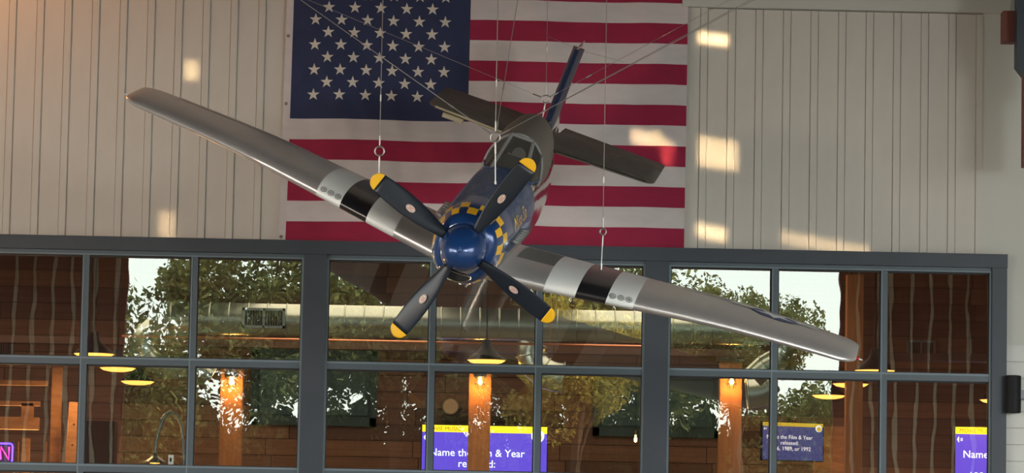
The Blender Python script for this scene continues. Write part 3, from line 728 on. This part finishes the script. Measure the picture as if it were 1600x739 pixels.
# end elbows curve down and back
def elbow(p, sx, R_=.42, n=8, tail=.5):
    pts = []
    for i in range(n+1):
        a = (PI/2)*i/n; pts.append(Vector((p.x+sx*R_*math.sin(a), p.y, p.z-R_*(1-math.cos(a)))))
    return pts
for sx, xx, pxs in ((-1,xa,((300,507),(266,508),(238,515),(222,537),(232,562),(262,574),(300,574),(330,590))),(1,xb,((1160,515),(1190,517),(1212,524),(1224,540),(1216,560),(1196,572),(1176,590)))):
    pts = [at(px,py,dy_+.02*k_) for k_, (px,py) in enumerate(pxs)]
    # smooth the hook path
    sm_ = []
    for k_ in range(len(pts)-1):
        p0,p1,p2,p3 = pts[max(k_-1,0)],pts[k_],pts[k_+1],pts[min(k_+2,len(pts)-1)]
        for q_ in range(3):
            u = q_/3; sm_.append(.5*((2*p1)+(p2-p0)*u+(2*p0-5*p1+4*p2-p3)*u*u+(3*p1-p0-3*p2+p3)*u**3))
    sm_.append(pts[-1]); n_ = len(sm_)
    MB().tube([L(p) for p in sm_], [DR*(1-.26*min(1,k_/6)) for k_ in range(n_)], 24).build('duct_elbow', M['duct'], du, smooth=True)
    for i in range(3, n_-1, 4):
        q = sm_[i]; t = (sm_[i+1]-sm_[i-1]).normalized(); inst('seam_ring', rgm, L(q), du, t.to_track_quat('X','Z').to_euler(), (.76,.76,.76))
# drooping branch elbows
for px, py, sx, Y_ in ((880,575,-1,6.2),(1168,600,1,6.2)):
    c = at(px,py,Y_); R_ = .30
    pts = [Vector((c.x-sx*.0+sx*R_*1.3*math.sin(a)*1.0, c.y, c.z+R_*(1-math.cos(a))*1.0-R_*.4)) for a in [PI*.62*i/8 for i in range(9)]]
    b_ = empty('branch_duct', c); tag(b_, {880:'curved branch duct elbow left of the wide shutter',1168:'curved branch duct elbow right of the right lantern'}[px], 'duct')
    MB().tube([p-c for p in pts], DR*.95, 24, cap=False).build('elbow_pipe', M['duct'], b_, smooth=True)
    MB().tube([(sx*.12,0,.15),(sx*.12,0,6.2-c.z)], .005, 6).build('hanger_rod', M['lamp_black'], b_)
    for i in (0,3,6,8):
        q = pts[i]; t = (pts[min(i+1,8)]-pts[max(0,i-1)]).normalized(); inst('seam_ring', rgm, q-c, b_, t.to_track_quat('X','Z').to_euler(), (1,1.0,1.0))
# air registers
def register(px0,py0,px1,py1,Y,label,par=None):
    a = at(px0,py1,Y); b = at(px1,py0,Y); c = (a+b)/2; t = empty('air_register', c-par.location if par else c, par)
    if par: t['label'] = label
    else: tag(t, label, 'vent')
    hw, hh = (b.x-a.x)/2, (b.z-a.z)/2
    f = MB()
    for (u0,v0,u1,v1) in ((-hw,hh-.03,hw,hh),(-hw,-hh,hw,-hh+.03),(-hw,-hh,-hw+.03,hh),(hw-.03,-hh,hw,hh),(-.012,-hh,.012,hh)): f.box((u0,-.02,v0),(u1,.02,v1))
    f.build('frame', M['bead'], t); MB().box((-hw+.02,0,-hh+.02),(hw-.02,.03,hh-.02)).build('backing', M['intake_black'], t)
    lm = MB().box((-.004,-.012,-hh+.03),(.004,.012,hh-.03)).mesh('vane', M['lamp_grey'])
    n = int(2*hw/.03)
    for i in range(1,n): inst('vane', lm, (-hw+2*hw*i/n,0,0), t)
register(378,482,446,512,5.21,'white framed grille on the duct', du)
register(-25,530,22,557,12.9,'white framed grille at the far left edge')
register(1417,532,1462,555,12.9,'small framed grille in the far right pane')
# dark green shutters on the rear wall
def shutter(px0,py0,px1,py1,Y,label,leaves):
    a = at(px0,py1,Y); b = at(px1,py0,Y); c = Vector(((a.x+b.x)/2,Y,a.z)); t = empty('shutter', c); tag(t, label, 'shutter'); W_, H_2 = b.x-a.x, b.z-a.z
    MB().box((-W_/2,0,0),(W_/2,.08,H_2)).build('backing', M['teal_dark'], t)
    f = MB()
    for (u0,v0,u1,v1) in ((-W_/2,H_2-.10,W_/2,H_2),(-W_/2,0,W_/2,.12),(-W_/2,0,-W_/2+.09,H_2),(W_/2-.09,0,W_/2,H_2)): f.box((u0,-.04,v0),(u1,0,v1))
    f.build('frame', M['teal_dark'], t)
    for i in range(leaves):
        u0 = -W_/2+.10+(W_-.2)*i/leaves; u1 = -W_/2+.10+(W_-.2)*(i+1)/leaves
        MB().box((u0+.02,-.03,.15),(u1-.02,0,H_2-.12)).box((u0+.10,-.045,.24),(u1-.10,-.03,H_2-.22)).build('leaf', M['teal'], t)
        MB().box((u1-.045,-.05,H_2*.35),(u1-.03,-.03,H_2*.65)).build('edge_strip', M['teal_dark'], t)
shutter(391,548,590,663,12.9,'dark green panelled shutter left of the aircraft nose',2)
shutter(926,583,1127,681,12.9,'wide dark green panelled shutter left of the right timber post',2)
# round wooden plaque and shelves
c = at(704,635,12.85); t = empty('round_plaque', c); tag(t, 'round pale wooden plaque on the shelf beside the central post', 'plaque')
MB().lathe([(.001,-.03),(.10,-.03),(.105,-.02),(.105,.02),(.001,.02)], 28, axis='y').build('disc', M['plaque'], t, smooth=False)
MB().torus((0,-.02,0), .105, .012, n=28, k=6).build('rim', M['primer'], t, smooth=True)
for px0, px1, py, lb in ((690,735,654,'short dark shelf left of the central post'),(768,822,655,'short dark shelf right of the central post')):
    a = at(px0,py,12.85); b = at(px1,py,12.85); o = MB().box((0,-.15,-.035),(b.x-a.x,.1,.035)).box((.02,-.1,-.12),(.06,.1,-.035)).box((b.x-a.x-.06,-.1,-.12),(b.x-a.x-.02,.1,-.035)).build('shelf', M['room_dark'], loc=a); tag(o, lb, 'shelf')
a = at(768,656,12.75)
tag(MB().tube([(0,0,-.01),(.15,0,.05),(.28,0,.085),(.37,0,.095)], [.012,.014,.012,.004], 8).build('carved_blade', M['primer'], loc=a), 'thin pale curved blade lying over the right shelf', 'ornament')
c = at(993,687,8.0); t = empty('small_bulb', c); tag(t, 'small bare glowing bulb below the wide shutter', 'lamp')
MB().lathe([(.001,-.035),(.02,-.02),(.02,.01),(.012,.04),(.012,.07)], 12).build('globe', M['bulb'], t, smooth=True); MB().lathe([(.014,.06),(.02,.07),(.02,.12),(.001,.12)], 10).build('socket', M['lamp_black'], t); MB().tube([(0,0,.12),(0,0,6.2-c.z)], .004, 6).build('cord', M['lamp_black'], t)
lamp('bulb_light', 'POINT', (c.x,c.y-.1,c.z), 3, (1,.45,.1), .03)
# screens
def screen(px, py, Y, label, dim=False, rot=0, wpx=195, cut=None):
    c = at(px, py, Y); t = empty('television', c); tag(t, label, 'television'); t.rotation_euler = (0,0,rot)
    k = wpx*(Y-CAM.y)/FPX; H = k*.5625; sfx = '_dim' if dim else ''
    MB().tube([(k*.45,.03,0),(k*.45,.03,6.2-c.z)], .02, 8).build('ceiling_pole', M['lamp_black'], t)
    MB().box((-.012,0,-H-.012),(k+.012,.05,.012)).build('casing', M['lamp_black'], t)
    MB().box((0,-.004,-H),(k,0,-.055*k)).build('display', M['screen_dim' if dim else 'screen_purple'], t)
    MB().box((0,-.006,-.055*k),(k,0,0)).build('banner', M['screen_yellow'+sfx], t)
    def tx(s, x, z, size, mt, al='LEFT'):
        me = text_mesh(s, size, al); me.materials.append(M[mt]); o = inst('lettering', me, (x,-.010,z), t, (PI/2,0,0))
    wm = 'screen_white'+sfx
    tx('MOVIE MUSIC', .03*k, -.043*k, .046*k, 'screen_ink')
    tx('Name the Film & Year', .441*k, -.245*k, .084*k, wm, 'CENTER'); tx('released:', .441*k, -.332*k, .084*k, wm, 'CENTER'); tx('1986, 1989, or 1992', .45*k, -.418*k, .084*k, wm, 'CENTER')
    s = MB().add([(.012*k,-.008,-.10*k),(.028*k,-.008,-.075*k),(.028*k,-.008,-.125*k)], [(0,2,1)])
    for r_ in (.042,.052): s.box((r_*k,-.009,-.112*k),((r_+.004)*k,-.007,-.088*k))
    s.build('speaker_icon', M[wm], t)
    b = MB().lathe([(.001,-.012),(.052*k,-.012),(.052*k,-.006)], 24, axis='y', o=(.925*k,0,-.075*k)); b.lathe([(.001,-.015),(.036*k,-.015),(.036*k,-.012)], 20, 1, 'y', (.925*k,0,-.085*k)); b.build('badge', [M[wm], M['screen_yellow'+sfx]], t)
screen(660,663.5,9.0,'purple quiz screen behind the central timber post')
screen(1493,667,9.0,'purple quiz screen cut off by the right window jamb')
screen(1192,659,8.0,'dim blue quiz screen turned sideways in the third window', True, .35, 104)
# gooseneck lamp and card at the lower left window
c = at(242,722,1.6); t = empty('gooseneck_lamp', c); tag(t, 'grey gooseneck lamp with small lit shade at the window foot', 'lamp')
g = lambda px,py: at(px,py,1.6)-c
MB().tube([g(242,712),g(244,690),g(250,668),g(256,652),g(266,643),g(276,648),g(284,665),g(287,700),g(287,760)], .018, 10).build('neck', M['lamp_grey'], t, smooth=True)
MB().tube([g(250,668),g(252,655),g(260,646),g(268,645)], .014, 8).build('brace', M['lamp_grey'], t, smooth=True)
MB().lathe([(.13,-.01),(.12,.01),(.05,.05),(.025,.08),(.02,.12)], 20, cap=False).build('shade', M['lamp_grey'], t, smooth=True); MB().lathe([(.001,-.02),(.05,-.015),(.06,0)], 16).build('bulb', M['lamp_glow'], t, smooth=True)
c = at(267,719,.022); t = empty('key_card', c); tag(t, 'small white card stuck inside the lower left pane', 'card'); MB().box((-.028,0,-.045),(.028,.006,.055)).build('card', M['clear_lens'], t); MB().box((-.012,-.003,-.015),(.008,0,.025)).build('slot', M['lamp_black'], t)
# neon sign
c = at(-20,707.5,.12); t = empty('neon_sign', c); tag(t, 'blue framed pink neon open sign at the lower left edge', 'sign')
MB().box((-.28,.02,-.115),(.28,.035,.115)).build('backing', M['sign_back'], t)
hw, hh, rr = .262, .100, .03; pts = []
for cx_, cz_, a0 in ((hw-rr,hh-rr,0),(-hw+rr,hh-rr,90),(-hw+rr,-hh+rr,180),(hw-rr,-hh+rr,270)):
    for q in range(5): a = math.radians(a0+22.5*q); pts.append((cx_+rr*math.cos(a),0,cz_+rr*math.sin(a)))
pts.append(pts[0]); MB().tube(pts, .010, 8, up=(0,1,0)).build('border_tube', M['neon_blue'], t, smooth=True)
LT = {'O':[[(0,0),(0,1),(1,1),(1,0),(0,0)]],'P':[[(0,0),(0,1),(1,1),(1,.5),(0,.5)]],'E':[[(1,1),(0,1),(0,0),(1,0)],[(0,.5),(.8,.5)]],'N':[[(0,0),(0,1),(1,0),(1,1)]]}
for i, ch in enumerate('OPEN'):
    m = MB()
    for st in LT[ch]: m.tube(up=(0,1,0), r=.0095, n=8, pts=[(-.225+i*.122+p[0]*.085,-.004,-.066+p[1]*.132) for p in st])
    m.build('letter_tube', M['neon_pink'], t)
# timber rack and leaning boards at far left
r0 = at(60,650,3.2); rk = empty('timber_rack', (r0.x,3.2,0)); tag(rk, 'orange lit timber shelving rack behind the far left panes', 'rack')
def rb(name, px0,py0,px1,py1, Y=3.2, d=.08, mt='rack_wood'):
    a = at(px0,py1,Y); b = at(px1,py0,Y); return MB().box((a.x-r0.x,Y-3.2,a.z),(b.x-r0.x,Y-3.2+d,b.z)).build(name, M[mt], rk)
rb('rail',-60,595,74,600); rb('rail',-60,627,62,632); rb('beam',-60,652,60,669,3.1,.14); rb('upright',33,630,52,652); rb('upright',76,574,97,760,3.15,.1); rb('upright',28,685,46,900,3.0,.1); rb('upright',22,690,28,900); rb('upright',66,690,72,900); rb('upright',-40,560,-22,900)
lb_ = at(108,740,2.8); o = MB().box((-.075,0,0),(.075,.05,1.2))
bd = empty('leaning_board', (lb_.x,2.8,lb_.z-.3)); tag(bd, 'upright timber board leaning beside the rack', 'board'); bd.rotation_euler = (0,math.radians(2.5),0)
MB().box((-.072,0,0),(.072,.05,1.10)).build('plank', M['rack_wood'], bd)
for z in (.35,.62,.85): MB().lathe([(.001,-.003),(.012,-.003),(.012,.0)], 12, axis='y', o=(.0,0,z)).build('bolt_hole', M['room_dark'], bd)
lamp('rack_light', 'AREA', (at(30,720,3.9).x, 4.4, 2.4), 45, (1,.45,.12), .5, aim=(r0.x-.2,3.2,2.9))
# dark cabinet and post toward the right
c = at(1333,700,6.4); t = empty('door_post', (c.x,6.4,0)); tag(t, 'plain orange timber post left of the far right pane', 'post')
MB().box((-.10,-.1,0),(.10,.1,at(1333,430,6.4).z)).build('shaft', M['post_wood'], t); MB().box((-.14,-.13,0),(.14,.13,.3)).build('plinth', M['wood2'], t)
c = at(1300,720,9.5); tag(MB().box((-.25,0,0),(.22,.1,c.z+.45)).box((-.20,-.02,.2),(.17,0,c.z+.35)).build('panel_door', M['rack_wood'], loc=(c.x,9.5,0)), 'warm brown panelled door beside the dim quiz screen', 'door')
c = at(155,690,6.0); tag(MB().box((-.18,0,0),(.18,.4,c.z+.25)).box((-.15,-.02,.3),(.15,0,c.z+.2)).build('speaker_cabinet', M['lamp_black'], loc=(c.x,6.0,0)), 'tall black cabinet behind the second pane from left', 'cabinet')

# ------------------------------------------------------------------ outdoors, behind the camera (mirrored in the panes)
gr = MB().box((-70,-140,-.35),(70,-42.2,-.15)).box((-70,-42.2,-.35),(-HALL-.2,40,-.15)).box((HALL+.2,-42.2,-.35),(70,40,-.15)).build('ground', M['grass']); gr['kind'] = 'structure'
def crown_mesh(name, n, blobs, rad, leaf, mt, squash=.8):
    cs = [];  
    for b in range(blobs):
        v = rng.normal(size=3); v /= np.linalg.norm(v); r = rng.random()**.45
        cs.append((v*r*np.array([1,1,squash])*rad*.75, rad*rng.uniform(.16,.34)))
    V = np.zeros((n*4,3)); 
    idx = rng.integers(0, blobs, n)
    C0 = np.array([c[0] for c in cs])[idx]; RR = np.array([c[1] for c in cs])[idx]
    d = rng.normal(size=(n,3)); d /= np.linalg.norm(d,axis=1)[:,None]
    p = C0+d*(RR*rng.random(n)**.35)[:,None]
    a = rng.normal(size=(n,3)); a /= np.linalg.norm(a,axis=1)[:,None]; b = np.cross(a, rng.normal(size=(n,3))); b /= np.linalg.norm(b,axis=1)[:,None]
    sz = leaf*rng.uniform(.6,1.3,n)[:,None]
    V[0::4] = p-a*sz; V[1::4] = p+b*sz*.5; V[2::4] = p+a*sz; V[3::4] = p-b*sz*.5
    me = bpy.data.meshes.new(name); me.vertices.add(n*4); me.vertices.foreach_set('co', V.ravel()); me.loops.add(n*4); me.loops.foreach_set('vertex_index', np.arange(n*4)); me.polygons.add(n)
    me.polygons.foreach_set('loop_start', np.arange(0,n*4,4)); me.polygons.foreach_set('loop_total', np.full(n,4)); me.materials.append(mt); me.update(); me.validate()
    return me, [c[0] for c in cs]
cr = [crown_mesh('crown', 20000, 44, 2.7, .072, M['leaf_green']), crown_mesh('crown', 19000, 48, 2.7, .072, M['leaf_green'], 1.0), crown_mesh('crown', 20000, 38, 2.6, .072, M['leaf_sunlit'])]
trees = [(-8.8,-52,6.0,1.3,0,'broad green tree seen left in the window reflections'),(-4.9,-53,8.2,1.35,1,'tallest green tree reflected in the third pane'),(-1.8,-54,7.6,1.25,0,'green tree reflected left of the aircraft nose'),
 (1.2,-53,7.8,1.25,1,'green tree reflected below the aircraft nose'),(2.7,-50.5,6.9,.95,2,'golden sunlit tree reflected right of the nose'),(4.6,-56,7.6,1.2,0,'green tree behind the golden one'),(6.9,-52,7.7,.82,1,'feathery green tree reflected in the third window'),(9.4,-54,4.3,1.15,0,'low green tree reflected in the pane before the last'),(7.9,-57,3.4,1.15,0,'squat green tree low behind the feathery one'),(9.5,-59,5.2,1.0,1,'round green tree furthest back at the right end of the hedge')]
for (x,y,z,s,k,lb) in trees:
    t = empty('tree', (x,y,-.15)); tag(t, lb, 'tree'); me, cs = cr[k]
    inst('crown', me, (0,0,z), t, (0,0,rng.uniform(0,6)), (s,s,s*1.05))['kind'] = 'stuff'
    tr = MB().tube([(0,0,0),(.05,.03,z*.4),(-.05,0,z*.8),(0,0,z+1.2*s)], [.20,.15,.11,.04], 10)
    for c0 in cs[:9]: tr.tube([(0,0,z*.55+rng.uniform(0,1.5)), (c0[0]*s*.6,c0[1]*s*.6,z+c0[2]*s*.6-.3), (c0[0]*s,c0[1]*s,z+c0[2]*s)], [.06,.04,.015], 6)
    tr.build('trunk', M['bark'], t)
hm_, _ = crown_mesh('foliage', 34000, 46, 2.5, .12, M['leaf_shaded'], .95)
for i, x in enumerate(np.linspace(-12.5,13.5,13)):
    t = empty('hedge_shrub', (x,-56+(i%2)*.8,-.15)); tag(t, 'tall dark green shrub in the hedge row, %s from the left of the hall opening' % ('first','second','third','fourth','fifth','sixth','seventh','eighth','ninth','tenth','eleventh','twelfth','last')[i], 'shrub', 'hedge beyond the hall')
    inst('foliage', hm_, (0,0,3.3), t, (0,0,float(i*1.3)), (1.0,1.0,1.6+.1*(i%3)))['kind'] = 'stuff'; MB().tube([(0,0,0),(.1,0,1.2),(0,.1,2.4)], [.10,.08,.04], 8).build('stem', M['bark'], t)
